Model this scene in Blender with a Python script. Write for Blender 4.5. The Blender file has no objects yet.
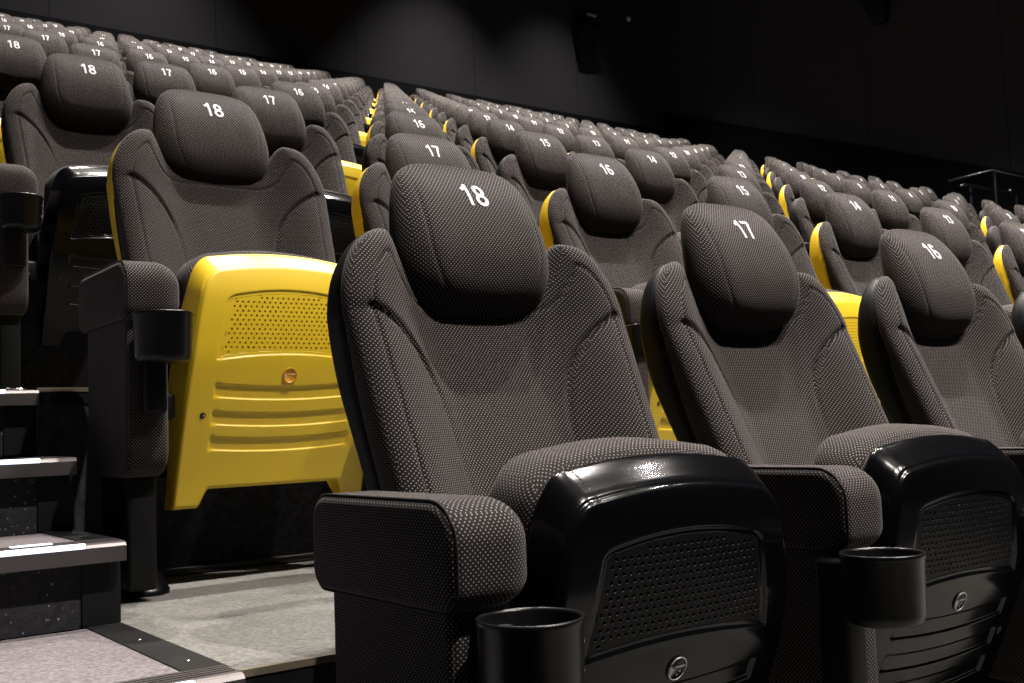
import bpy, math, random
import numpy as np
from mathutils import Vector, Matrix

random.seed(7)
scn = bpy.context.scene
col = scn.collection
PI = math.pi

# ------------------------------------------------------------------ layout (metres)
PITCH, ROW_D, ROW_H = 0.6, 1.0289, 0.4021      # seat spacing, tier depth, tier rise
ROWS, SEATS = 14, 18
EDGE_Y = -1.037                                # front edge of a tier, from its own seats
AISLE_X = -0.385                               # side of the seating block next to the aisle steps
RIGHT_X, REAR_Y, LEFT_X = 15.0, 14.35, -2.7
CEIL_Z = 11.0

# ------------------------------------------------------------------ helpers
def smooth(a, b, x):
    t = np.clip((x - a) / (b - a), 0, 1)
    return t * t * (3 - 2 * t)

class MB:
    """collects grids, rings and polygons and links them as ONE mesh object"""
    def __init__(s): s.v, s.f, s.sm, s.mi = [], [], [], []
    def n(s): return len(s.v)
    def grid(s, P, wrap=False, mat=0, sm=True):
        ni, nj = P.shape[:2]; b = s.n()
        s.v.extend(map(tuple, P.reshape(-1, 3)))
        for i in range(ni - 1):
            for j in range(nj if wrap else nj - 1):
                k = (j + 1) % nj
                s.face((b+i*nj+j, b+i*nj+k, b+(i+1)*nj+k, b+(i+1)*nj+j), mat, sm)
        return b
    def face(s, idx, mat=0, sm=False): s.f.append(tuple(int(i) for i in idx)); s.sm.append(sm); s.mi.append(mat)
    def poly(s, pts, mat=0):
        b = s.n(); s.v.extend(map(tuple, pts)); s.face(range(b, b+len(pts)), mat)
    def box(s, x0, x1, y0, y1, z0, z1, mat=0, bev=0.0):
        if bev > 0: return s.rbox(x0, x1, y0, y1, z0, z1, bev, mat)
        b = s.n()
        s.v.extend([(x, y, z) for x in (x0, x1) for y in (y0, y1) for z in (z0, z1)])
        for q in ((0,1,3,2),(4,6,7,5),(0,4,5,1),(2,3,7,6),(0,2,6,4),(1,5,7,3)): s.face([b+i for i in q], mat)
    def rbox(s, x0, x1, y0, y1, z0, z1, r, mat=0, n=3):
        """box with rounded edges: stacked rounded-rectangle rings"""
        def ring(ins, z):
            pts = []; rr = max(r - ins, 1e-4)
            for cx, cy, a0 in ((x1-r, y1-r, 0), (x0+r, y1-r, PI/2), (x0+r, y0+r, PI), (x1-r, y0+r, 1.5*PI)):
                for k in range(n+1):
                    a = a0 + k/n*PI/2; pts.append((cx+rr*math.cos(a), cy+rr*math.sin(a), z))
            return pts
        rings = []
        for k in range(n+1):
            a = k/n*PI/2; rings.append(ring(r*(1-math.sin(a)), z0 + r*(1-math.cos(a))))
        for k in range(n, -1, -1):
            a = k/n*PI/2; rings.append(ring(r*(1-math.sin(a)), z1 - r*(1-math.cos(a))))
        b = s.grid(np.array(rings), True, mat)
        m = len(rings[0])
        s.face(range(b+m-1, b-1, -1), mat); s.face(range(b+(len(rings)-1)*m, b+len(rings)*m), mat)
    def tube(s, pts, r, n=8, mat=0, closed=False):
        P = [Vector(p) for p in pts]; rings = []
        for i, p in enumerate(P):
            a = P[i-1] if (closed or i > 0) else P[0]; c = P[(i+1) % len(P)] if (closed or i < len(P)-1) else P[-1]
            t = (c - a).normalized(); up = Vector((0, 0, 1)) if abs(t.z) < .9 else Vector((1, 0, 0))
            u = t.cross(up).normalized(); w = t.cross(u)
            rings.append([p + r*(math.cos(q)*u + math.sin(q)*w) for q in [2*PI*k/n for k in range(n)]])
        if closed: rings.append(rings[0])
        b = s.grid(np.array([[tuple(q) for q in g] for g in rings]), True, mat)
        if not closed:
            s.face(range(b+n-1, b-1, -1), mat); m = b+(len(rings)-1)*n; s.face(range(m, m+n), mat)
    def lathe(s, c, prof, n=40, mat=0, axis='z'):
        rings = []
        for r, h in prof:
            g = []
            for k in range(n):
                a = 2*PI*k/n; x, y = r*math.cos(a), r*math.sin(a)
                g.append((c[0]+x, c[1]+y, c[2]+h) if axis == 'z' else (c[0]+x, c[1]+h, c[2]+y))
            rings.append(g)
        s.grid(np.array(rings), True, mat)
    def build(s, name, mats, parent=None, origin=None):
        me = bpy.data.meshes.new(name)
        V = np.array(s.v, dtype=float)
        if origin is not None: V = V - np.array(origin)
        me.from_pydata([tuple(p) for p in V], [], s.f)
        me.polygons.foreach_set('use_smooth', s.sm)
        mats = mats if isinstance(mats, (list, tuple)) else [mats]
        for m in mats: me.materials.append(m)
        me.polygons.foreach_set('material_index', s.mi)
        import bmesh
        bm = bmesh.new(); bm.from_mesh(me)
        bmesh.ops.remove_doubles(bm, verts=bm.verts, dist=2e-5)
        bmesh.ops.recalc_face_normals(bm, faces=bm.faces)
        bm.to_mesh(me); bm.free()
        o = bpy.data.objects.new(name, me); col.objects.link(o)
        if parent is not None: o.parent = parent
        if origin is not None: o.location = origin
        return o

def sharp(o, deg=35):
    me = o.data
    me.polygons.foreach_set('use_smooth', [True]*len(me.polygons))
    try: me.set_sharp_from_angle(angle=math.radians(deg))
    except Exception: pass
    return o

def tag(o, label=None, cat=None, group=None, kind=None):
    if label: o['label'] = label
    if cat: o['category'] = cat
    if group: o['group'] = group
    if kind: o['kind'] = kind
    return o

def empty(name, loc):
    o = bpy.data.objects.new(name, None); col.objects.link(o); o.location = loc; o.empty_display_size = .1
    return o

def interp(tab):
    xs, ys = (np.array(q, float) for q in zip(*tab))
    m = np.gradient(ys, xs)
    def f(z):
        z = np.clip(z, xs[0], xs[-1]); i = np.clip(np.searchsorted(xs, z, side='right')-1, 0, len(xs)-2)
        h = xs[i+1]-xs[i]; t = (z-xs[i])/h
        return (2*t**3-3*t**2+1)*ys[i] + (t**3-2*t**2+t)*h*m[i] + (3*t**2-2*t**3)*ys[i+1] + (t**3-t**2)*h*m[i+1]
    return f

def dist_to(poly, X, Z, step=2e-3):
    """distance from every grid point to a polyline"""
    segs = [(np.array(a), np.array(b)) for a, b in zip(poly[:-1], poly[1:])]
    D = np.full(X.shape, 9.0)
    for a, b in segs:
        ab = b - a; L = ab @ ab
        if L < 1e-12: continue
        t = np.clip(((X-a[0])*ab[0] + (Z-a[1])*ab[1]) / L, 0, 1)
        D = np.minimum(D, np.hypot(X-a[0]-t*ab[0], Z-a[1]-t*ab[1]))
    return D

def roundoff(d, R):                      # 0 inside, 1 at the rim, quarter-round between
    t = np.clip(d/R, 0, 1); return 1 - np.sqrt(np.clip(1-(1-t)**2, 0, 1))

# ------------------------------------------------------------------ materials
def mat(name, base=(.5,.5,.5), rough=.5, metal=0., spec=.5, coat=0., emit=None, estr=0.):
    m = bpy.data.materials.new(name); m.use_nodes = True
    b = m.node_tree.nodes['Principled BSDF']
    b.inputs['Base Color'].default_value = (*base, 1); b.inputs['Roughness'].default_value = rough
    b.inputs['Metallic'].default_value = metal; b.inputs['Specular IOR Level'].default_value = spec
    b.inputs['Coat Weight'].default_value = coat; b.inputs['Coat Roughness'].default_value = .12
    if emit: b.inputs['Emission Color'].default_value = (*emit, 1); b.inputs['Emission Strength'].default_value = estr
    return m

class NT:
    def __init__(s, m): s.t = m.node_tree; s.b = s.t.nodes['Principled BSDF']
    def n(s, kind, **k):
        q = s.t.nodes.new(kind)
        for a, v in k.items(): setattr(q, a, v)
        return q
    def l(s, a, b): s.t.links.new(a, b)
    def math(s, op, a, b=None, c=None):
        q = s.n('ShaderNodeMath', operation=op)
        for i, v in enumerate((a, b, c)):
            if v is None: continue
            if isinstance(v, (int, float)): q.inputs[i].default_value = v
            else: s.l(v, q.inputs[i])
        return q.outputs[0]
    def mix(s, fac, a, b):
        q = s.n('ShaderNodeMix', data_type='RGBA')
        s.l(fac, q.inputs['Factor'])
        for sock, v in ((q.inputs['A'], a), (q.inputs['B'], b)):
            if isinstance(v, tuple): sock.default_value = (*v, 1)
            else: s.l(v, sock)
        return q.outputs['Result']

def fabric(name, base, dot, pitch=.0052, r=.30):
    """woven seat cloth: pale stitches in a diagonal lattice, projected along the dominant normal"""
    m = mat(name, base, .88, spec=.25); t = NT(m)
    t.b.inputs['Sheen Weight'].default_value = .04; t.b.inputs['Sheen Roughness'].default_value = .5
    tc = t.n('ShaderNodeTexCoord')
    P = t.n('ShaderNodeSeparateXYZ'); t.l(tc.outputs['Object'], P.inputs[0])
    N = t.n('ShaderNodeSeparateXYZ'); t.l(tc.outputs['Normal'], N.inputs[0])
    ax, ay, az = (t.math('ABSOLUTE', N.outputs[i]) for i in range(3))
    sx = t.math('GREATER_THAN', ax, t.math('MAXIMUM', ay, az))       # side faces
    sz = t.math('MULTIPLY', t.math('GREATER_THAN', az, t.math('MAXIMUM', ax, t.math('MULTIPLY', ay, 1.0))), t.math('SUBTRACT', 1.0, sx))
    def pick(f, a, b): return t.math('ADD', t.math('MULTIPLY', f, a), t.math('MULTIPLY', t.math('SUBTRACT', 1.0, f), b))
    X, Y, Z = P.outputs
    u = pick(sx, Y, X); v = pick(sz, Y, Z)
    a = t.math('DIVIDE', t.math('ADD', u, v), pitch); b = t.math('DIVIDE', t.math('SUBTRACT', u, v), pitch)
    fa = t.math('SUBTRACT', t.math('FRACT', a), .5); fb = t.math('SUBTRACT', t.math('FRACT', b), .5)
    d = t.math('SQRT', t.math('ADD', t.math('MULTIPLY', fa, fa), t.math('MULTIPLY', fb, fb)))
    mr = t.n('ShaderNodeMapRange', interpolation_type='SMOOTHSTEP')
    t.l(d, mr.inputs[0]); mr.inputs[1].default_value = r; mr.inputs[2].default_value = r*.65
    mr.inputs[3].default_value = 0; mr.inputs[4].default_value = 1
    nz = t.n('ShaderNodeTexNoise'); t.l(tc.outputs['Object'], nz.inputs['Vector']); nz.inputs['Scale'].default_value = 9
    dc = t.mix(nz.outputs['Fac'], tuple(c*.8 for c in dot), tuple(min(1, c*1.2) for c in dot))
    t.l(t.mix(mr.outputs[0], base, dc), t.b.inputs['Base Color'])
    bp = t.n('ShaderNodeBump'); bp.inputs['Strength'].default_value = .25; bp.inputs['Distance'].default_value = .001
    t.l(mr.outputs[0], bp.inputs['Height']); t.l(bp.outputs[0], t.b.inputs['Normal'])
    return m

def speckle(name, c0, c1, scale, rough=.95, flecks=None, spec=.2, big=0.0):
    m = mat(name, c0, rough, spec=spec); t = NT(m)
    tc = t.n('ShaderNodeTexCoord')
    nz = t.n('ShaderNodeTexNoise'); t.l(tc.outputs['Object'], nz.inputs['Vector'])
    nz.inputs['Scale'].default_value = scale; nz.inputs['Detail'].default_value = 4; nz.inputs['Roughness'].default_value = .75
    mr = t.n('ShaderNodeMapRange'); t.l(nz.outputs['Fac'], mr.inputs[0]); mr.inputs[1].default_value = .34; mr.inputs[2].default_value = .66
    c = t.mix(mr.outputs[0], c0, c1)
    if big:
        n2 = t.n('ShaderNodeTexNoise'); t.l(tc.outputs['Object'], n2.inputs['Vector']); n2.inputs['Scale'].default_value = 6
        k = t.n('ShaderNodeMapRange'); t.l(n2.outputs['Fac'], k.inputs[0]); k.inputs[1].default_value = .5; k.inputs[2].default_value = .75
        k.inputs[4].default_value = big
        c = t.mix(k.outputs[0], c, tuple(q*.6 for q in c0))
    if flecks:
        vo = t.n('ShaderNodeTexVoronoi'); t.l(tc.outputs['Object'], vo.inputs['Vector']); vo.inputs['Scale'].default_value = 95
        f = t.math('MULTIPLY', t.math('LESS_THAN', vo.outputs['Distance'], .16), t.math('GREATER_THAN', nz.outputs['Fac'], .5))
        c = t.mix(f, c, flecks)
    t.l(c, t.b.inputs['Base Color'])
    bp = t.n('ShaderNodeBump'); bp.inputs['Strength'].default_value = .4; bp.inputs['Distance'].default_value = .002
    t.l(nz.outputs['Fac'], bp.inputs['Height']); t.l(bp.outputs[0], t.b.inputs['Normal'])
    return m

def scuffed(name, base, rough, coat=0., spec=.5, grain=.04):
    m = mat(name, base, rough, coat=coat, spec=spec); t = NT(m)
    tc = t.n('ShaderNodeTexCoord'); nz = t.n('ShaderNodeTexNoise'); t.l(tc.outputs['Object'], nz.inputs['Vector'])
    nz.inputs['Scale'].default_value = 14; nz.inputs['Detail'].default_value = 5
    mr = t.n('ShaderNodeMapRange'); t.l(nz.outputs['Fac'], mr.inputs[0])
    mr.inputs[3].default_value = rough*.75; mr.inputs[4].default_value = rough*1.3
    t.l(mr.outputs[0], t.b.inputs['Roughness'])
    n2 = t.n('ShaderNodeTexNoise'); t.l(tc.outputs['Object'], n2.inputs['Vector']); n2.inputs['Scale'].default_value = 900
    bp = t.n('ShaderNodeBump'); bp.inputs['Strength'].default_value = grain; bp.inputs['Distance'].default_value = .0005
    if grain > 0: t.l(n2.outputs['Fac'], bp.inputs['Height']); t.l(bp.outputs[0], t.b.inputs['Normal'])
    return m

M = {}
M['fabric'] = fabric('dotted_fabric', (.0030,.0024,.0026), (.215,.170,.158), pitch=.0060, r=.235)
M['black'] = scuffed('black_plastic', (.002,.002,.0026), .15, spec=.22, grain=0)
M['shell'] = scuffed('shell_plastic', (.003,.003,.0036), .5, spec=.2)
M['panel'] = scuffed('panel_black', (.002,.002,.0026), .5, spec=.15)
M['yellow'] = scuffed('yellow_plastic', (.76,.52,.025), .34)
M['cup'] = scuffed('cup_plastic', (.003,.003,.0035), .3, spec=.25)
M['frame'] = scuffed('frame_metal', (.003,.003,.0034), .5, spec=.2)
M['chrome'] = mat('chrome', (.6,.6,.6), .22, 1.)
M['white'] = mat('number_print', (.58,.58,.60), .7, spec=.2)
M['piping'] = mat('piping', (.010,.009,.010), .8, spec=.2)
M['amber'] = mat('amber_badge', (.62,.30,.015), .35)
M['pale_badge'] = mat('pale_badge', (.80,.52,.22), .4)
M['silver'] = mat('silver_badge', (.42,.41,.43), .4, .3)
M['dark_badge'] = mat('dark_badge', (.012,.011,.012), .3)
M['screw_or_hole'] = mat('hole_dark', (.004,.004,.004), .5)  # near-black stands for the shade inside the pan's fixing holes
M['vinyl'] = speckle('tier_vinyl', (.088,.086,.079), (.205,.200,.186), 130, .8, big=.35)
M['carpet'] = speckle('step_carpet', (.085,.074,.080), (.20,.178,.186), 150)
M['riser'] = speckle('riser_vinyl', (.012,.012,.015), (.026,.026,.031), 90, .7, flecks=(.20,.20,.23))
M['tier_riser'] = speckle('tier_riser', (.013,.013,.015), (.042,.042,.047), 75, .9)
M['nosing'] = scuffed('nosing_metal', (.12,.108,.108), .45, spec=.5); M['nosing'].node_tree.nodes['Principled BSDF'].inputs['Metallic'].default_value = .75
M['trim_black'] = scuffed('trim_black', (.005,.005,.006), .5, spec=.25)
M['trim_edge'] = scuffed('trim_edge', (.115,.095,.066), .6)
M['led'] = mat('led_strip', (.7,.75,.9), .4, emit=(.80,.86,1.0), estr=1.5)
M['rail'] = scuffed('rail_metal', (.11,.11,.12), .35); M['rail'].node_tree.nodes['Principled BSDF'].inputs['Metallic'].default_value = 1.
M['wains'] = mat('wainscot', (.003,.003,.004), .8, spec=.1)
M['ceiling'] = mat('ceiling_black', (.004,.004,.005), .9, spec=.1)
M['speaker'] = mat('speaker_black', (.0035,.0035,.0045), .75, spec=.2)
M['grille'] = mat('speaker_grille', (.006,.006,.007), .9, spec=.1)
M['scrap'] = mat('shiny_scrap', (.30,.29,.29), .25, .6)
M['pale'] = mat('pale_grey', (.55,.55,.58), .5)
def wall_mat():
    m = mat('wall_cloth', (.030,.029,.032), .95, spec=.1); t = NT(m)
    tc = t.n('ShaderNodeTexCoord'); P = t.n('ShaderNodeSeparateXYZ'); t.l(tc.outputs['Object'], P.inputs[0])
    h = t.math('ADD', P.outputs[0], P.outputs[1])
    f = t.math('LESS_THAN', t.math('FRACT', t.math('DIVIDE', h, 2.45)), .006)
    nz = t.n('ShaderNodeTexNoise'); t.l(tc.outputs['Object'], nz.inputs['Vector']); nz.inputs['Scale'].default_value = 60; nz.inputs['Detail'].default_value = 4
    t.l(t.mix(f, t.mix(nz.outputs['Fac'], (.024,.0235,.0275), (.036,.0355,.0415)), (.012,.012,.013)), t.b.inputs['Base Color'])
    return m
M['wall'] = wall_mat()

# ------------------------------------------------------------------ the cinema seat (local frame: x along the row, -y towards the screen)
def column_pillow(mb, hw, ztop, zbot, front, back, nu=60, nv=60, rim=None, matf=0):
    """closed body between a front and a back surface over an outline given column by column.
    hw(z): half width, ztop/zbot(u): contour heights for u in -1..1"""
    u = np.sin(np.linspace(-PI/2, PI/2, nu)); u = .5*u + .5*np.linspace(-1, 1, nu)
    v = .5 - .5*np.cos(np.linspace(0, PI, nv)); v = .55*v + .45*np.linspace(0, 1, nv)
    U, V = np.meshgrid(u, v, indexing='ij')
    Z = zbot(U) + (ztop(U) - zbot(U)) * V
    X = U * hw(Z)
    left = [(X[0, j], Z[0, j]) for j in range(nv)]
    top = [(X[i, -1], Z[i, -1]) for i in range(nu)]
    right = [(X[-1, j], Z[-1, j]) for j in range(nv-1, -1, -1)]
    bot = [(X[i, 0], Z[i, 0]) for i in range(nu-1, -1, -1)]
    D = dist_to(left + top + right, X, Z); Db = dist_to(left + top + right + bot, X, Z)
    F = np.stack([X, front(X, Z, D, Db), Z], -1); B = np.stack([X, back(X, Z, D, Db), Z], -1)
    mb.grid(F, mat=matf); mb.grid(B, mat=matf)
    def border(G): return np.concatenate([G[:, 0], G[-1, 1:], G[-2::-1, -1], G[0, -2:0:-1]])
    bf, bb = border(F), border(B)
    mb.grid(np.stack([bf + (bb-bf)*t for t in (0, .5, 1)]), wrap=True, mat=matf)
    return F, B

# --- backrest
HB = .246
def bk_hw(z): return HB * (1 - .10*np.clip((.85 - z)/.45, 0, 1))
def bk_top(U):
    a = np.abs(U)*HB
    notch = .900 + .074*smooth(.098, .158, a)
    arc = .846 + .128*np.sqrt(np.clip(1 - ((a-.158)/(HB-.158))**2, 0, 1))
    return np.where(a < .158, notch, arc)
def bk_bot(U): return np.full(U.shape, .40)
yc = interp([(.38,-.195),(.5,-.150),(.617,-.103),(.68,-.077),(.79,-.032),(.86,-.006),(.92,.006),(.98,.010)])
yb = interp([(.38,-.175),(.5,-.145),(.617,-.104),(.73,-.066),(.86,-.044),(.91,-.036),(.97,-.018)])
yr = interp([(.38,-.150),(.5,-.118),(.617,-.072),(.68,-.045),(.76,-.012),(.85,.004),(.89,.004),(.97,.004)])
crease = np.array([(.216,.858),(.200,.851),(.178,.837),(.157,.818),(.138,.794),(.123,.767),(.113,.738),(.106,.700),(.101,.650),(.096,.60),(.09,.54)])
def crease_field(X, Z):
    A = np.abs(X); D = dist_to([tuple(p) for p in crease], A, Z)
    # signed side: below/outside of the crease is a slightly lower panel
    zc = np.interp(A, crease[::-1, 0], crease[::-1, 1])
    depth = interp([(.54,.0012),(.66,.0020),(.74,.0045),(.79,.0075),(.86,.0085)])(Z)
    inside = smooth(-.004, .004, zc - Z) * smooth(.085, .115, A)
    return depth*np.exp(-(D/.0040)**2) + .30*depth*inside*np.exp(-(D/.03)**2)
def bk_front(X, Z, D, Db):
    A = np.abs(X)
    sh = smooth(.97, .87, Z)
    y = yc(Z) - .064*smooth(.07, .207, A)*(.85 + .15*sh)
    y = y + crease_field(X, Z)
    y = y + .0042*np.exp(-((D-.034)/.0024)**2)                     # stitched seam between front and side cloth
    return y + .024*roundoff(D, .045)
def bk_clothback(X, Z, D, Db):
    return np.maximum(yb(Z), bk_front(X, Z, D*0+.0, Db) + .006)
def bk_rear(X, Z, D, Db):
    return np.maximum(yr(Z) + .022*(1-roundoff(D, .04)), bk_clothback(X, Z, D, Db) + .02)
def make_backrest(parent, shell_mat):
    piv = (0, -.17, .42)
    mb = MB(); column_pillow(mb, bk_hw, bk_top, bk_bot, bk_front, bk_clothback, 141, 131)
    o = mb.build('backrest', M['fabric'], parent, piv)
    sb = MB()
    column_pillow(sb, lambda z: bk_hw(z)*.994, lambda U: bk_top(U)-.0015-.030*smooth(.70, .48, np.abs(U)), bk_bot, lambda X, Z, D, Db: bk_clothback(X, Z, D, Db)-.0006, bk_rear, 61, 51)
    s = sb.build('back_shell', shell_mat, o); s.location = tuple(-c for c in piv)
    # thin welt where cloth meets shell
    v = np.linspace(0, 1, 40); pts = []
    for sgn in (-1, 1):
        z = .42 + v*.385; x = sgn*(bk_hw(z)+.0002)
        pp = MB(); pp.tube([(a, float(bk_clothback(np.array([a]), np.array([c]), np.zeros(1), np.zeros(1))[0]), c) for a, c in zip(x, z)], .0016, 6)
        w = pp.build('welt', M['piping'], o); w.location = tuple(-c for c in piv)
    return o

# --- headrest
def cr_closed(pts, n):
    """Catmull-Rom through half outline mirrored to a closed loop"""
    full = pts + [(-x, z) for x, z in pts[-2:0:-1]]
    P = np.array(full); m = len(P); out = []
    for k in range(n):
        t = k/n*m; i = int(t); f = t - i
        p0, p1, p2, p3 = P[(i-1) % m], P[i % m], P[(i+1) % m], P[(i+2) % m]
        out.append(.5*((2*p1) + (p2-p0)*f + (2*p0-5*p1+4*p2-p3)*f*f + (3*p1-p0-3*p2+p3)*f**3))
    return np.array(out)
HR_OUT = [(0,1.089),(.045,1.088),(.086,1.081),(.111,1.060),(.125,1.020),(.133,.970),(.134,.930),(.124,.892),(.100,.865),(.058,.849),(0,.844)]
hr_y0 = interp([(z, -.045 + (2.75 if z > .915 else 4.2)*(z-.915)**2) for z in [.83+.005*k for k in range(58)]])
hr_rim = interp([(.83,-.002),(.90,.002),(.97,.012),(1.03,.026),(1.10,.044)])
def hr_front(X, Z, D):
    q = roundoff(D, .060); y = hr_y0(Z)*(1-q) + hr_rim(Z)*q
    A = np.abs(X); xs = .098 - .05*np.clip((.96-Z)/.11, 0, 1)**2
    return y + .0020*np.exp(-((A-xs)/.0026)**2)*smooth(.006, .03, D)*smooth(.86, .91, Z)
def make_headrest(parent, piv=(0, -.17, .42)):
    out = cr_closed(HR_OUT, 120); c = np.array((0, .965))
    s = np.concatenate([np.linspace(0, .5, 12), np.linspace(.5, .86, 28)[1:], 1-.14*(1-np.sin(np.linspace(0, PI/2, 16)))[1:]])
    R = c + s[:, None, None]*(out - c); X, Z = R[..., 0], R[..., 1]
    loop = [tuple(p) for p in out] + [tuple(out[0])]
    D = dist_to(loop, X, Z)
    F = np.stack([X, hr_front(X, Z, D), Z], -1)
    B = np.stack([X, hr_rim(Z)+.004 + .034*(1-roundoff(D, .07)), Z], -1)
    mb = MB(); mb.grid(F, wrap=True); mb.grid(B, wrap=True)
    mb.grid(np.stack([F[-1], (F[-1]+B[-1])/2, B[-1]]), wrap=True)
    return mb.build('headrest', M['fabric'], parent, piv)
def hr_surface(x, z):
    out = cr_closed(HR_OUT, 120); loop = [tuple(p) for p in out] + [tuple(out[0])]
    X = np.atleast_1d(x); Z = np.atleast_1d(z)
    D = dist_to(loop, X, Z)
    q = roundoff(D, .060); return hr_y0(Z)*(1-q) + hr_rim(Z)*q
def arc(cx, cy, rx, ry, a0, a1, n=20):
    return [(cx+rx*math.cos(R(a)), cy+ry*math.sin(R(a))) for a in np.linspace(a0, a1, n)]
R = math.radians
DIG = {'0': [arc(.30,.5,.205,.415,0,360,32)], '1': [[(.37,.0),(.37,.99)], [(.37,.90),(.27,.80),(.12,.72)]],
 '2': [arc(.29,.68,.205,.235,170,-35)+[(.30,.33),(.16,.19),(.10,.085)], [(.055,.085),(.545,.085)]],
 '3': [arc(.28,.705,.185,.210,155,-90), arc(.28,.29,.215,.205,90,-160)],
 '4': [[(.40,.0),(.40,.97)], [(.40,.90),(.09,.32)], [(.03,.295),(.58,.295)]],
 '5': [[(.53,.915),(.18,.915)], [(.18,.95),(.125,.50)], arc(.29,.325,.215,.24,132,-155)],
 '6': [arc(.30,.305,.212,.22,0,360,30), arc(.335,.50,.245,.415,48,205)],
 '7': [[(.04,.915),(.56,.915)], [(.52,.90),(.39,.66),(.30,.40),(.245,.0)]],
 '8': [arc(.30,.715,.180,.200,0,360,28), arc(.30,.287,.212,.205,0,360,28)],
 '9': [arc(.30,.695,.212,.22,0,360,30), arc(.265,.50,.245,.415,228,385)]}
def number_mesh(n, piv=(0, -.17, .42)):
    """printed digits as thick ribbons lying on the headrest cloth"""
    txt = str(n); H, wd, adv = .0375, .073, .64
    width = adv*len(txt)*H; mb = MB()
    for k, ch in enumerate(txt):
        for st in DIG[ch]:
            P = np.array(st, float)
            dense = []
            for p, q in zip(P[:-1], P[1:]):
                m = max(1, int(np.hypot(*(q-p))/.08)); dense += [p+(q-p)*t/m for t in range(m)]
            P = np.array(dense+[P[-1]]); T = np.gradient(P, axis=0)
            if np.hypot(*(P[0]-P[-1])) < 1e-6: T[0] = T[-1] = P[1]-P[-2]
            T /= np.hypot(T[:, 0], T[:, 1])[:, None]; N = np.stack([-T[:, 1], T[:, 0]], 1)*wd
            rows = []
            for side, lift in ((1, .0000), (1, .0011), (-1, .0011), (-1, .0000)):
                Q = P + side*N; x = Q[:, 0]*H + k*adv*H - width/2; z = 1.035 + (Q[:, 1]-.5)*H
                rows.append(np.stack([x, hr_surface(x, z) - lift + .0002, z], -1))
            G = np.array(rows).transpose(1, 0, 2)
            mb.grid(G, wrap=True, sm=False); mb.poly(G[0]); mb.poly(G[-1])
    o = mb.build('seat_number', M['white'], None, piv); me = o.data
    bpy.data.objects.remove(o); return me

# --- folded-up seat pan
pan_y = interp([(.14,-.279),(.2,-.300),(.3,-.338),(.37,-.363),(.403,-.374),(.435,-.3835),(.48,-.391),(.53,-.395),(.57,-.394),(.61,-.387),(.64,-.378)])
pan_hw = interp([(.14,.204),(.25,.203),(.40,.198),(.50,.187),(.56,.176),(.66,.168)])
def pan_top(U):
    a = np.abs(U)
    return np.where(a < .76, .621 - .011*(a/.76)**2, .556 + .054*np.sqrt(np.clip(1-((a-.76)/.24)**2, 0, 1)))
def pan_bot(U): return .190 - .036*smooth(.675, .775, np.abs(U))
def panel_sd(X, Z):                        # negative inside the perforated panel
    A = np.abs(X); zb = .434 + .010*(1-np.clip(A/.138, 0, 1)**2); zt = .556 + .014*(1-np.clip(A/.12, 0, 1)**2)
    xs = .149 - .18*(Z-.44)
    q = np.stack([A - xs, Z - zt + .016*smooth(.08, .125, A)*0, zb - Z]); 
    rr = .014; k = np.maximum(q + rr, 0); d = np.where((q[0] > -rr) & (q[1] > -rr), np.hypot(k[0], k[1]) - rr, np.max(q, 0))
    return d
def pan_front(X, Z, D, Db):
    y = pan_y(Z) + .20*X*X
    sd = panel_sd(X, Z)
    y = y + .0032*smooth(.0015, -.0025, sd) + .010*smooth(-.0075, -.0115, sd)
    for z0 in (.3735, .3225, .2745):
        zc = z0 + .007*(X/.147)**2 - .0035
        v = (Z - zc)/.0125; e = smooth(.150, .146, np.abs(X))
        y = y + .0034*e*smooth(1.12, .88, v)*smooth(-1.12, -.88, v)
    return y + .006*roundoff(D, .0075)
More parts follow.
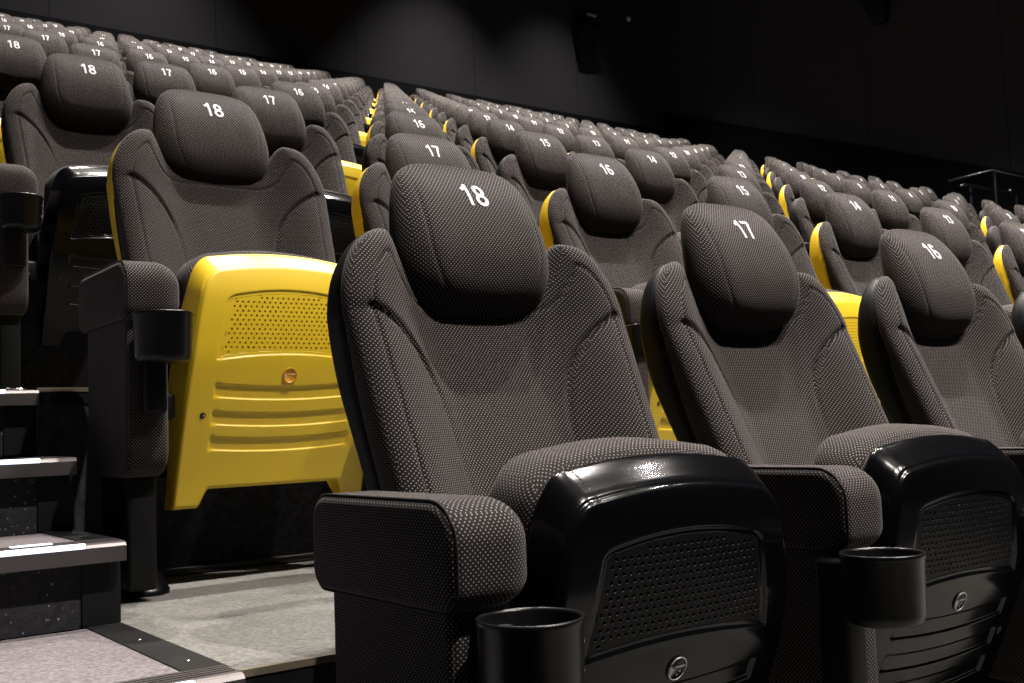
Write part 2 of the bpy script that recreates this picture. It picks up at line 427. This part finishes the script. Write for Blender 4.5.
def make_pan(parent, pmat, yellow):
    mb = MB()
    hw2 = lambda z: pan_hw(z)
    # front skin
    nu, nv = 180, 300
    u = np.linspace(-1, 1, nu); u = .8*u + .2*np.sin(u*PI/2)
    v = np.linspace(0, 1, nv)
    U, V = np.meshgrid(u, v, indexing='ij'); Z = pan_bot(U) + (pan_top(U)-pan_bot(U))*V; X = U*pan_hw(Z)
    L = [(X[0,j], Z[0,j]) for j in range(nv)] + [(X[i,-1], Z[i,-1]) for i in range(nu)] + [(X[-1,j], Z[-1,j]) for j in range(nv-1,-1,-1)] + [(X[i,0], Z[i,0]) for i in range(nu-1,-1,-1)]
    D = dist_to(L[::2], X, Z)
    F = np.stack([X, pan_front(X, Z, D, D), Z], -1); mb.grid(F)
    bd = np.concatenate([F[:, 0], F[-1, 1:], F[-2::-1, -1], F[0, -2:0:-1]])
    def back_ring(k, dy):
        P = bd.copy(); up = smooth(.50, .60, P[:, 2])
        P[:, 2] = P[:, 2] + k*.030*up
        fl = smooth(.18, .45, P[:, 2])
        P[:, 0] = P[:, 0]*(1 + k*(.012 + .085*fl - .045*up))
        P[:, 1] = P[:, 1] + dy*(.6 + .4*fl - .25*up)
        return P
    mb.grid(np.stack([bd, back_ring(.05, .0008), back_ring(.14, .004), back_ring(.28, .012), back_ring(.42, .020), back_ring(.56, .0275), back_ring(.70, .0355), back_ring(.84, .0445), back_ring(.94, .051), back_ring(1.0, .056), back_ring(.96, .060), back_ring(.80, .058)]), wrap=True)
    r = back_ring(.80, .058); b = mb.n(); mb.v.extend(map(tuple, r)); c = mb.n(); mb.v.append((0, -.30, .40))
    m = len(r)
    for i in range(m): mb.face((b+i, b+(i+1) % m, c), 0, False)
    piv = (0, -.33, .36); o = mb.build('seat_pan', pmat, parent, piv); sub = tuple(-c for c in piv)
    # perforated plate over the recess: tiles with octagonal holes
    pl = MB(); PX, PZ, R = .0110, .0087, .0021; ns = 8
    j = 0; z = .440
    while z < .578:
        off = PX/2 if j % 2 else 0
        for i in range(-14, 15):
            cx = i*PX + off; cz = z
            sd = panel_sd(np.array([[cx]]), np.array([[cz]]))[0, 0]
            if sd > -.0040: continue
            def P(x, zz, dy=0): return (x, float(pan_y(zz)) + .20*x*x + .0034 + dy, zz)
            h, g = PX/2, PZ/2
            sq = [(cx+h,cz),(cx+h,cz+g),(cx,cz+g),(cx-h,cz+g),(cx-h,cz),(cx-h,cz-g),(cx,cz-g),(cx+h,cz-g)]
            if sd > -.0125:
                pl.poly([P(*q) for q in sq]); continue
            b = pl.n(); pl.v.extend(P(*q) for q in sq)
            for rr, dy in ((R+.0005, 0), (R, .0006), (R, .005)):
                pl.v.extend(P(cx+rr*math.cos(k*PI/4), cz+rr*math.sin(k*PI/4), dy) for k in range(8))
            for q in range(3):
                for k in range(8):
                    k2 = (k+1) % 8; pl.face((b+q*8+k, b+q*8+k2, b+q*8+8+k2, b+q*8+8+k), 0, False)
        z += PZ; j += 1
    pl.build('perforated_panel', pmat if yellow else M['panel'], o).location = sub
    # fixing holes: flat dark discs, their inner shade put into the colour
    for sx in (-.166, .166):
        sc = MB(); y = float(pan_y(.330)) + .2*sx*sx
        sc.lathe((sx, y-.0006, .330), [(.0001,.0006),(.0042,.0004),(.0052,-.0004),(.0060,.0002),(.0062,.004)], 16, axis='y'); sc.v = [(a_, b_ - .357*(c_-.330), c_) for a_, b_, c_ in sc.v]
        sc.build('screw_or_hole', M['screw_or_hole'], o).location = sub
    # round badge: rim, plate and a slanted mark
    y = float(pan_y(.403)); ey = y - .0008
    def shear(m): m.v = [(px_, py_ - .315*(pz_-.403), pz_) for px_, py_, pz_ in m.v]; return m
    bg = MB()
    bg.lathe((0, ey, .403), [(.0001,-.0006),(.0128,-.0006),(.0132,-.0016),(.0146,-.0016),(.0152,.0000),(.0152,.006)], 36, axis='y')
    shear(bg).build('badge', M['amber'] if yellow else M['dark_badge'], o).location = sub
    mk = MB()
    def flat(pts):
        b = mk.n(); n_ = len(pts)
        mk.v.extend((x, ey-.0013, .403+z) for x, z in pts); mk.v.extend((x, ey-.0004, .403+z) for x, z in pts)
        mk.face(range(b, b+n_)); 
        for k in range(n_): mk.face((b+k, b+(k+1) % n_, b+n_+(k+1) % n_, b+n_+k))
    flat([(-.0118,.0040),(-.0090,.0040),(-.0076,.0012),(-.0035,.0002),(-.0072,-.0058),(-.0082,-.0108),(-.0104,-.0088)])
    flat([(-.0072,.0034),(.0122,.0040),(.0126,.0016),(.0060,.0006),(-.0030,.0016)])
    flat([(.0042,-.0022),(.0066,-.0030),(.0070,-.0056),(.0046,-.0050)])
    flat([(.0010,-.0062),(.0032,-.0068),(.0028,-.0094),(.0010,-.0088)])
    shear(mk).build('badge_mark', M['pale_badge'] if yellow else M['silver'], o).location = sub
    rg = MB(); rg.tube([(.0139*math.cos(a), ey-.0016, .403+.0139*math.sin(a)) for a in [2*PI*k/36 for k in range(36)]], .0008, 6, closed=True)
    shear(rg).build('badge_rim', M['amber'] if yellow else M['silver'], o).location = sub
    return o

# --- seat cushion squeezed between pan and backrest
def make_cushion(parent):
    cy = lambda z: pan_y(z)+.046
    top = lambda U: np.where(np.abs(U) < .6, .665-.010*(np.abs(U)/.6)**2, .585+.070*np.sqrt(np.clip(1-((np.abs(U)-.6)/.4)**2, 0, 1)))
    mb = MB()
    column_pillow(mb, lambda z: np.interp(z, [.2,.45,.6,.7],[.196,.196,.190,.182]), top, lambda U: np.full(U.shape, .215),
                  lambda X, Z, D, Db: np.minimum(cy(Z), -.325+.5*np.maximum(.5-Z,0)) + .035*roundoff(Db, .04),
                  lambda X, Z, D, Db: cy(Z)+.112-.035*roundoff(Db, .045), 61, 61)
    return mb.build('seat_cushion', M['fabric'], parent, (0, -.33, .36))

# --- armrest, side panel, leg, foot, cup holder on one standard
def yz_pillow(mb, outline, x0, x1, r0, r1, bulge=0.0, nr=16):
    """body extruded along x over a (y,z) outline with rounded rims"""
    out = np.array(outline); c = out.mean(0)
    loop = [tuple(p) for p in out] + [tuple(out[0])]
    s = np.concatenate([np.linspace(0, .7, 8), 1-.3*(1-np.sin(np.linspace(0, PI/2, nr)))[1:]])
    R = c + s[:, None, None]*(out-c); Y, Z = R[..., 0], R[..., 1]; D = dist_to(loop, Y, Z)
    A = np.stack([x0 + r0*roundoff(D, r0) - bulge*np.clip(D/.05, 0, 1), Y, Z], -1)
    B = np.stack([x1 - r1*roundoff(D, r1) + bulge*np.clip(D/.05, 0, 1), Y, Z], -1)
    mb.grid(A, wrap=True); mb.grid(B, wrap=True)
    mb.grid(np.stack([A[-1], A[-1]*.5+B[-1]*.5, B[-1]]), wrap=True)
def rrect(y0, y1, z0, z1, r, n=8):
    """rounded rectangle in (y,z); r = radii at (y0 z0), (y1 z0), (y1 z1), (y0 z1)"""
    pts = []
    for (cy, cz, rr, a0) in ((y0, z0, r[0], PI), (y1, z0, r[1], 1.5*PI), (y1, z1, r[2], 0), (y0, z1, r[3], PI/2)):
        oy = rr if cy == y0 else -rr; oz = rr if cz == z0 else -rr
        for k in range(n+1):
            a = a0 + k/n*PI/2; pts.append((cy+oy+rr*math.cos(a), cz+oz+rr*math.sin(a)))
    dense = []
    for a, b in zip(pts, pts[1:]+pts[:1]):
        m = max(1, int(math.hypot(b[0]-a[0], b[1]-a[1])/.012))
        for k in range(m): dense.append((a[0]+(b[0]-a[0])*k/m, a[1]+(b[1]-a[1])*k/m))
    return dense
ARM_OUT = rrect(-.440, -.135, .505, .615, (.030,.026,.034,.046))
def make_standard(parent, sx=-.3):
    dx = sx + .3
    mb = MB(); yz_pillow(mb, ARM_OUT, -.346+dx, -.238+dx, .012, .046, .003)
    arm = mb.build('armrest', M['fabric'], parent)
    pp = MB(); c = np.mean(ARM_OUT, 0)
    pp.tube([(-.3405+dx, y, z) for y, z in [tuple(c+.988*(np.array(p)-c)) for p in ARM_OUT]], .0015, 6, closed=True)
    pp.build('piping', M['piping'], arm)
    pn = MB(); yz_pillow(pn, rrect(-.418, -.165, .222, .520, (.050,.035,.01,.01)), -.337+dx, -.262+dx, .012, .012)
    pn.build('side_panel', M['fabric'], parent)
    lg = MB(); lg.box(-.326+dx, -.272+dx, -.375, -.215, .02, .26, bev=.008); lg.build('leg', M['frame'], parent)
    # base foot: low ramp with round nose
    ft = MB(); rings = []
    prof = [(0,1.0,.0),(.006,1.0,.0),(.010,.97,.0),(.028,.80,.02),(.040,.62,.035),(.046,.45,.05),(.048,.2,.06)]
    base = []
    for k in range(13): a = PI + k/12*PI; base.append((.046*math.cos(a), -.262 + .050*math.sin(a)))
    for k in range(7): a = k/6*PI; base.append((.046*math.cos(a), -.03 + .030*math.sin(a)))
    for h_, w_, sh in prof:
        rings.append([(-.262+dx + x*w_, (-.15 + (y+.15)*(1-(1-w_)*.45)), h_) for x, y in base])
    ft.grid(np.array(rings), wrap=True); b = ft.n(); ft.v.extend(rings[-1]); ft.face(range(b, b+len(base)))
    fo = ft.build('foot', M['cup'], parent)
    sc = MB(); sc.lathe((-.262+dx, -.225, .0465), [(.0001,.006),(.006,.005),(.010,.0)], 14); sc.build('bolt', M['chrome'], fo)
    # cup holder
    cc = (-.296+dx, -.490, .426); cp = MB()
    cp.lathe(cc, [(.0001,0),(.041,0),(.0455,.004),(.0475,.012),(.0500,.078),(.0513,.081),(.0518,.084),(.0510,.0862),(.0488,.0862),(.0472,.083),(.0450,.012),(.0400,.006),(.0001,.006)], 48)
    co = cp.build('cup_holder', M['cup'], parent)
    br = MB(); br.box(-.314+dx, -.274+dx, -.446, -.400, .34, .500, bev=.006); br.build('bracket', M['frame'], co)
    for z in (.460, .487):
        a = math.radians(-28); s2 = MB()
        s2.lathe((0,0,0), [(.0001,-.0012),(.0022,-.0010),(.0028,.0)], 10, axis='y')
        q = s2.build('rivet', M['chrome'], co)
        rr = .0475 + (z-.438)*.038
        q.location = (cc[0]+rr*math.cos(a), cc[1]+rr*math.sin(a), z); q.rotation_euler = (0, 0, PI/2+a)
    # pivot bracket of the tip-up seat
    pv = MB(); pv.box(-.262+dx, -.222+dx, -.335, -.285, .325, .375, bev=.008)
    pv.lathe((-.247+dx, -.340, .335), [(.0001,-.004),(.005,-.003),(.006,.0),(.006,.02)], 16, axis='y')
    pv.build('pivot', M['frame'], parent)

def make_seat(yellow):
    root = empty('cinema_seat', (0, 0, 0)); pm = M['yellow'] if yellow else M['black']
    bk = make_backrest(root, M['yellow'] if yellow else M['shell']); make_headrest(root); make_pan(root, pm, yellow); make_cushion(root); make_standard(root)
    return root

ORD = ['','frontmost','second','third','fourth','fifth','sixth','seventh','eighth','ninth','tenth','eleventh','twelfth','thirteenth','backmost']
NUM = {n: number_mesh(n) for n in range(1, SEATS+1)}
protos = {False: make_seat(False), True: make_seat(True)}
kids = {k: [(c, list(c.children)) for c in p.children] for k, p in protos.items()}
R0 = math.radians
LEAN = {(1,17): 2.8, (1,16): 1.5, (2,18): -2.0, (1,18): .4, (2,17): 1.0}
TIP = {(1,18): -5.0, (1,17): -4.0, (1,16): -4.0, (2,18): 1.0}
SIDE = {(2,18): .008}
SIDEZ = {(1,18): .005, (2,18): -.005, (1,17): .004, (1,16): .003}
BDROP = {(2,18): -.015}
HLEAN = {(1,18): .4, (1,17): .2, (1,16): .1, (2,18): .5, (2,17): 1.0}
DROP = {(2,18): .005, (2,17): -.014, (1,18): .003}
def place_seat(row, num):
    y = row % 2 == 0
    r = protos[y].copy(); col.objects.link(r)
    r.location = ((18-num)*PITCH, (row-1)*ROW_D, (row-1)*ROW_H)
    rng = random.Random(row*100+num)
    lean = LEAN.get((row, num), rng.uniform(.5, 2.0)); hlean = HLEAN.get((row, num), rng.uniform(-.5, .5)); tip = rng.uniform(-1.5, 1.0); drop = DROP.get((row, num), rng.uniform(-.004, .004))
    for c, gs in kids[y]:
        k = c.copy(); col.objects.link(k); k.parent = r
        if c.name.startswith(('backrest', 'headrest')): k.rotation_euler.x = -R0(hlean if c.name.startswith('headrest') else lean)
        if c.name.startswith('backrest'): k.location.z += BDROP.get((row, num), -.005 if row == 2 else -.002 if row > 2 else 0)
        if c.name.startswith('headrest'):
            k.location.z += drop; hd = k
        if c.name.startswith(('seat_pan', 'seat_cushion')): k.rotation_euler.x = -R0(TIP.get((row, num), tip))
        if c.name.startswith(('armrest', 'side_panel', 'leg', 'foot', 'cup_holder', 'pivot')): k.location.x += SIDE.get((row, num), 0); k.location.z += SIDEZ.get((row, num), 0) if c.name.startswith('armrest') or (c.name.startswith('cup') and (row, num) != (1, 18)) else 0
        if c.name.startswith('cup_holder') and num != 18: k.location.x -= .051
        for g in gs:
            d = g.copy(); col.objects.link(d); d.parent = k
    no = bpy.data.objects.new('seat_number', NUM[num]); col.objects.link(no); no.parent = hd
    no['label'] = 'white printed seat number %d' % num
    tag(r, 'dark grey dotted cinema seat numbered %d with %s shell in the %s row' % (num, 'yellow' if y else 'black', ORD[row]),
        'cinema seat', 'cinema seats in the raked rows')
    return r

# ------------------------------------------------------------------ camera
f_px = 1071.583
yaw, pitch, roll = R0(36.71645), R0(4.51889), R0(-2.27894)
C = Vector((-.90839, -1.29996, .68921))
cy_, sy_, cp_, sp_, cr_, sr_ = math.cos(yaw), math.sin(yaw), math.cos(pitch), math.sin(pitch), math.cos(roll), math.sin(roll)
fw = Vector((sy_*cp_, cy_*cp_, sp_)); r1 = Vector((cy_, -sy_, 0)); u1 = r1.cross(fw)
rt = cr_*r1 + sr_*u1; up = -sr_*r1 + cr_*u1
cam_d = bpy.data.cameras.new('camera'); cam = bpy.data.objects.new('camera', cam_d); col.objects.link(cam)
Rm = Matrix((rt, up, -fw)).transposed().to_4x4(); cam.matrix_world = Matrix.Translation(C) @ Rm
cam_d.sensor_width = 36; cam_d.lens = f_px/1024*36; cam_d.clip_start = .02; cam_d.clip_end = 100
cam_d.dof.use_dof = True; cam_d.dof.focus_distance = 1.75; cam_d.dof.aperture_fstop = 20
scn.camera = cam
def project(p):
    q = Vector(p) - C; w = q.dot(fw)
    return (512 + f_px*q.dot(rt)/w, 341.5 - f_px*q.dot(up)/w) if w > .1 else (9e9, 9e9)

for row in range(1, ROWS+1):
    for num in range(SEATS, 0, -1):
        px, py = project(((18-num)*PITCH, (row-1)*ROW_D, (row-1)*ROW_H + .95))
        half = .35*f_px/max(.4, (Vector(((18-num)*PITCH, (row-1)*ROW_D, (row-1)*ROW_H+.95))-C).dot(fw))
        if px + half < -25 or px - half > 1050: continue
        place_seat(row, num)
for p in protos.values():
    for c in list(p.children):
        for g in list(c.children): bpy.data.objects.remove(g)
        bpy.data.objects.remove(c)
    bpy.data.objects.remove(p)

# ------------------------------------------------------------------ raked tiers
def struct(name, mb, mats, parent=None):
    o = mb.build(name, mats, parent)
    if parent is None: o['kind'] = 'structure'
    return o
for row in range(0, ROWS+1):
    y0 = (row-1)*ROW_D + EDGE_Y; z = (row-1)*ROW_H
    y1 = y0 + ROW_D if row < ROWS else REAR_Y
    mb = MB(); x0 = AISLE_X
    zb = -1.2 if row < 2 else (row-2)*ROW_H - .05
    mb.poly([(x0,y0,z),(RIGHT_X,y0,z),(RIGHT_X,y1,z),(x0,y1,z)], 0)
    mb.poly([(x0,y0,z),(x0,y0,zb),(RIGHT_X,y0,zb),(RIGHT_X,y0,z)], 1)
    mb.poly([(x0,y0,zb),(x0,y0,z),(x0,y1,z),(x0,y1,zb)], 1)
    mb.poly([(RIGHT_X,y0,z),(RIGHT_X,y0,zb),(RIGHT_X,y1,zb),(RIGHT_X,y1,z)], 1)
    mb.poly([(x0,y1,z),(RIGHT_X,y1,z),(RIGHT_X,y1,zb),(x0,y1,zb)], 1)
    mb.poly([(x0,y0,zb),(x0,y1,zb),(RIGHT_X,y1,zb),(RIGHT_X,y0,zb)], 1)
    struct('floor', mb, [M['vinyl'], M['tier_riser']])
    if 0 < row < ROWS+1:
        e = MB(); e.box(x0, RIGHT_X, y0-.004, y0+.0, z-.032, z-.008, 0); e.box(x0, RIGHT_X, y0-.006, y0+.004, z-.008, z+.0012, 1)
        struct('trim_%d' % row, e, [M['trim_black'], M['trim_edge']])
        k = MB(); k.box(x0+.02, RIGHT_X, y1-.030, y1-.001, z-.001, z+.012, 0); k.box(x0+.02, RIGHT_X, y1-.055, y1-.032, z-.001, z+.0035, 1)
        if row < ROWS: struct('baseboard_%d' % row, k, [M['nosing'], M['trim_black']])

# ------------------------------------------------------------------ aisle steps left of the seats
SW0 = -1.95
STEP_H = .1310
stepnames = {}
def make_step(row, i, label):
    """i = 0: landing at tier level; 1, 2: treads up to the next tier"""
    base_y = (row-1)*ROW_D + EDGE_Y; z = (row-1)*ROW_H + i*STEP_H - (.0045 if row > 2 and i == 0 else 0)
    ys = [0, .466, .749, ROW_D]
    y0 = base_y + ys[i]; y1 = base_y + ys[i+1]
    root = empty('aisle_step', ((SW0+AISLE_X)/2, y0, z - STEP_H))
    ox, oy, oz = root.location
    def put(name, mb, m):
        o = mb.build(name, m, root); o.location = (-ox, -oy, -oz); return o
    tr = MB(); tr.box(SW0, AISLE_X-.055, y0+.008, y1+.004, z-.03, z); put('tread', tr, M['carpet'])
    rs = MB(); rs.box(SW0, AISLE_X-.060, y0+.012, y0+.03, z-STEP_H+.0005, z-.012); put('riser', rs, M['riser'])
    sd = MB(); sd.box(AISLE_X-.060, AISLE_X-.0015, y0+.008, y1, z-STEP_H+.0025, z-.012); sd.box(AISLE_X-.055, AISLE_X-.0015, y0+.03, y1+.007, z-.012, z+.002)
    so = put('side_trim', sd, M['trim_black'])
    for q in (.10, .30):
        if y0+q < y1-.03 and i == 0:
            s = MB(); s.lathe((AISLE_X-.028, y0+q, z+.002), [(.0001,.0012),(.003,.001),(.004,0)], 10); w = s.build('screw_or_hole', M['chrome'], so)
    ns = MB()
    prof = [(-.020,-.030),(-.020,-.006),(-.016,-.0015),(-.010,.0005),(.048,.0012),(.052,.0004),(.052,-.003),(-.008,-.006),(-.010,-.030)]
    xs = [SW0, AISLE_X+.0]
    rows_ = np.array([[(x, y0+a, z+b) for a, b in prof] for x in xs]); ns.grid(rows_, wrap=True, sm=False)
    for e, g in enumerate(rows_): ns.poly(g if e else g[::-1])
    put('nosing', ns, M['nosing'])
    gv = MB()
    for k in range(4): gv.box(SW0, AISLE_X-.004, y0+.002+k*.011, y0+.006+k*.011, z+.0004, z+.0022)
    put('grip_ribs', gv, M['trim_black'] if False else M['nosing'])
    xe = AISLE_X - .062
    ls = MB(); ls.box(SW0+.1, xe, y0-.0215, y0-.0115, z-.0065, z+.0018, bev=.002); put('light_strip', ls, M['led'])
    tag(root, label, 'step', 'steps of the carpeted aisle stair')
    return root
names3 = {(2,0): 'carpeted aisle landing beside the platform under the front yellow seat, lowest step in view',
          (2,1): 'first aisle step above the landing, small white plate behind its lit nosing',
          (2,2): 'middle one of three aisle steps, beside the leg of the yellow seat',
          (3,0): 'highest visible aisle step, with a shiny scrap on its metal edge'}
for row in range(0, 6):
    for i in range(3):
        if (row, i) in names3: make_step(row, i, names3[(row, i)])
        elif (row, i) in ((1, 2), (3, 1), (3, 2)):
            pos = ['landing', 'lower tread', 'upper tread'][i]
            make_step(row, i, 'carpeted aisle stair %s beside the %s seat row' % (pos, ['lowest', 'frontmost', 'second', 'third', 'fourth', 'fifth'][row]))
base = MB()
for row, i in ((1, 2), (2, 0), (2, 1), (2, 2), (3, 0), (3, 1), (3, 2)):
    by = (row-1)*ROW_D + EDGE_Y; ys = [0, .466, .749, ROW_D]; zt = (row-1)*ROW_H + i*STEP_H - (.0045 if row > 2 and i == 0 else 0)
    base.box(SW0+.005, AISLE_X-.065, by+ys[i]+.034, by+ys[i+1]+.002, -1.2, zt-.0305)
struct('floor', base, M['wains'])
# label plate on the first step and the scrap on the highest one
pl = MB(); zz = ROW_H + STEP_H; yy = EDGE_Y + ROW_D + .466
pl.box(-.546, -.487, yy+.013, yy+.029, zz+.0023, zz+.0038)
sc = MB(); rn = random.Random(5); G = []
for i in range(7):
    G.append([(-.435+.006*i+rn.uniform(-.001,.001), EDGE_Y+2*ROW_D+.036+.007*j+rn.uniform(-.001,.001), 2*ROW_H-.0018+.002+.007*rn.random()*(1 if 0 < i < 6 and j in (1,2) else .15)) for j in range(4)])
sc.grid(np.array(G), sm=False)
for q in list(sc.f): pass
b_ = sc.n(); sc.grid(np.array(G)-np.array((0,0,.0008)), sm=False)
tag(sc.build('wrapper_scrap', M['scrap']), 'tiny crumpled shiny scrap on the highest visible aisle step', 'scrap')
tag(pl.build('step_marker', M['led']), 'small white lit marker plate on the first aisle step', 'step marker')

# ------------------------------------------------------------------ walls and ceiling
mb = MB(); mb.box(LEFT_X-.2, RIGHT_X+.2, REAR_Y, REAR_Y+.2, 6.72, CEIL_Z); struct('wall_rear', mb, M['wall'])
mb = MB(); mb.box(LEFT_X-.2, RIGHT_X+.2, REAR_Y-.03, REAR_Y+.2, -1.5, 6.72); struct('trim_rear_wainscot', mb, M['wains'])
mb = MB()
sl = ROW_H/ROW_D; zr = lambda y: 1.50 + sl*(y + .0) + .02
mb.poly([(RIGHT_X, -9, -1.5), (RIGHT_X, -9, CEIL_Z), (RIGHT_X, REAR_Y, CEIL_Z), (RIGHT_X, REAR_Y, -1.5)])
mb.poly([(RIGHT_X+.2, -9, -1.5), (RIGHT_X+.2, -9, CEIL_Z), (RIGHT_X+.2, REAR_Y, CEIL_Z), (RIGHT_X+.2, REAR_Y, -1.5)])
struct('wall_right', mb, M['wall'])
mb = MB(); ya, yb2 = -3.0, REAR_Y
A = [(ya,-1.4),(yb2,-1.4),(yb2,zr(yb2)),(ya,zr(ya))]
mb.poly([(RIGHT_X-.03,a,b) for a, b in A]); mb.poly([(RIGHT_X-.03,ya,zr(ya)),(RIGHT_X-.03,yb2,zr(yb2)),(RIGHT_X,yb2,zr(yb2)),(RIGHT_X,ya,zr(ya))])
struct('trim_right_wainscot', mb, M['wains'])
mb = MB(); mb.box(LEFT_X-.2, LEFT_X, -9, REAR_Y, -1.5, CEIL_Z); struct('wall_left', mb, M['wall'])
mb = MB(); mb.box(LEFT_X-.2, RIGHT_X+.2, -9, REAR_Y+.2, CEIL_Z, CEIL_Z+.2); struct('ceiling', mb, M['ceiling'])
mb = MB(); mb.box(LEFT_X-.2, RIGHT_X+.2, -9.2, EDGE_Y-ROW_D, -1.5, -ROW_H-.003); struct('floor', mb, M['wains'])
mb = MB(); mb.box(LEFT_X, SW0, -3, REAR_Y, -1.5, -.45); struct('floor', mb, M['wains'])

# surround loudspeakers
def speaker(label, loc, rot):
    root = empty('wall_speaker', loc); root.rotation_euler = rot
    b = MB(); pts = [(-.24,-.02),(.24,-.02),(.24,-.34),(-.24,-.10)]
    lo = [(-.12, .0, -.38), (.12, .0, -.38), (.12, -.10, -.38), (-.12, -.10, -.38)]
    hi = [(-.24, .0, .30), (.24, .0, .30), (.24, -.42, .30), (-.24, -.42, .30)]
    b.grid(np.array([lo, [(x, y if y == 0 else y*.92-.004, z) for (x, y, z) in hi], hi]), wrap=True, sm=False); b.poly(lo); b.poly(hi)
    b.build('cabinet', M['speaker'], root)
    g = MB(); g.poly([(-.11, -.112, -.34), (.11, -.112, -.34), (.21, -.395, .25), (-.21, -.395, .25)])
    g.poly([(-.11, -.104, -.34), (.11, -.104, -.34), (.21, -.388, .25), (-.21, -.388, .25)])
    for e in range(4):
        q = [(-.11,-.34),(.11,-.34),(.21,.25),(-.21,.25)]; y = [-.112,-.112,-.395,-.395]; n_ = (e+1) % 4
        g.poly([(q[e][0],y[e],q[e][1]),(q[n_][0],y[n_],q[n_][1]),(q[n_][0],y[n_]+.008,q[n_][1]),(q[e][0],y[e]+.008,q[e][1])])
    g.build('grille', M['grille'], root)
    m = MB(); m.box(-.05, .05, -.002, .03, -.15, .10); m.build('bracket', M['frame'], root)
    tag(root, label, 'speaker', 'surround speakers on the walls')
speaker('black wedge speaker on the rear wall left of the dark corner', (12.75, REAR_Y-.001, 8.16), (0, 0, 0))
speaker('black wedge speaker high on the rear wall at upper left', (5.85, REAR_Y-.001, 8.35), (0, 0, 0))
speaker('black wedge speaker on the right wall above the guard rail', (RIGHT_X-.001, 9.1, 7.65), (0, 0, -PI/2))
mb = MB(); mb.box(12.93, 13.17, REAR_Y-.06, REAR_Y-.001, 8.80, 8.84, bev=.008); tag(mb.build('wall_bar', M['pale']), 'small pale horizontal bar high on the dark rear wall', 'wall fitting')  # small pale bar of unknown kind, set against the rear wall
mb = MB(); mb.lathe((14.08, REAR_Y-.001, 8.95), [(.0001,-.05),(.03,-.048),(.045,-.035),(.05,0)], 20, axis='y'); tag(mb.build('wall_disc', M['pale']), 'small round pale detector high on the rear wall', 'disc')  # small pale round piece of unknown kind on the rear wall

# guard rail at the far right
gr = empty('guard_rail', (12.5, 6.0, 2.41))
def rel(p): return (p[0]-12.5, p[1]-6.0, p[2]-2.41)
t = MB(); t.tube([rel((12.5,6.62,3.775)), rel((12.5,6.0,3.79)), rel((14.96,6.0,3.79))], .013, 10); t.build('top_rail', M['rail'], gr)
t = MB(); t.tube([rel((12.42,6.40,3.655)), rel((12.5,6.38,3.68)), rel((14.96,6.38,3.68))], .014, 10); t.build('lower_rail', M['rail'], gr)
for x, y, zt, zf in ((12.56,6.0,3.79,2.41), (14.6,6.0,3.79,2.41), (12.62,6.38,3.68,2.41), (13.8,6.38,3.68,2.41)):
    t = MB(); t.tube([rel((x,y,zf-.002)), rel((x,y,zt-.015))], .016, 8); t.build('post', M['wains'], gr)
t = MB(); t.lathe(rel((13.66,6.38,3.70)), [(.0001,.03),(.03,.025),(.035,0),(.03,-.02)], 12); t.build('rail_joint', M['rail'], gr)
tag(gr, 'two-bar metal guard rail beyond the seats at far right', 'guard rail')

# ------------------------------------------------------------------ light
w = bpy.data.worlds.new('world'); scn.world = w; w.use_nodes = True
w.node_tree.nodes['Background'].inputs[0].default_value = (.5,.52,.6,1); w.node_tree.nodes['Background'].inputs[1].default_value = .0
def spot(x, y, z, power, size, blend=.6, color=(1,.93,.86), rad=.10, aim=None):
    d = bpy.data.lights.new('downlight', 'SPOT'); d.energy = power; d.spot_size = R0(size); d.spot_blend = blend; d.color = color; d.shadow_soft_size = rad
    o = bpy.data.objects.new('downlight', d); col.objects.link(o); o.location = (x, y, z)
    if aim: o.rotation_euler = (Vector(aim)-Vector((x,y,z))).to_track_quat('-Z', 'Y').to_euler()
    return o
for y, pw in ((-5.5, 6500), (.5, 3800), (5.0, 3800), (9.5, 3800)):
    for x in (2.0, 5.5, 9.0):
        spot(x, y, CEIL_Z-.05, pw, 92)
for x, p in ((1.2, 1300), (4.0, 2300), (9.2, 2500), (12.0, 1700)):
    spot(x, REAR_Y-1.7, CEIL_Z-.1, p, 74, 1.0)

scn.view_settings.view_transform = 'Standard'; scn.view_settings.look = 'None'
scn.view_settings.gamma = 1; scn.view_settings.use_curve_mapping = False; scn.view_settings.exposure = 0.0
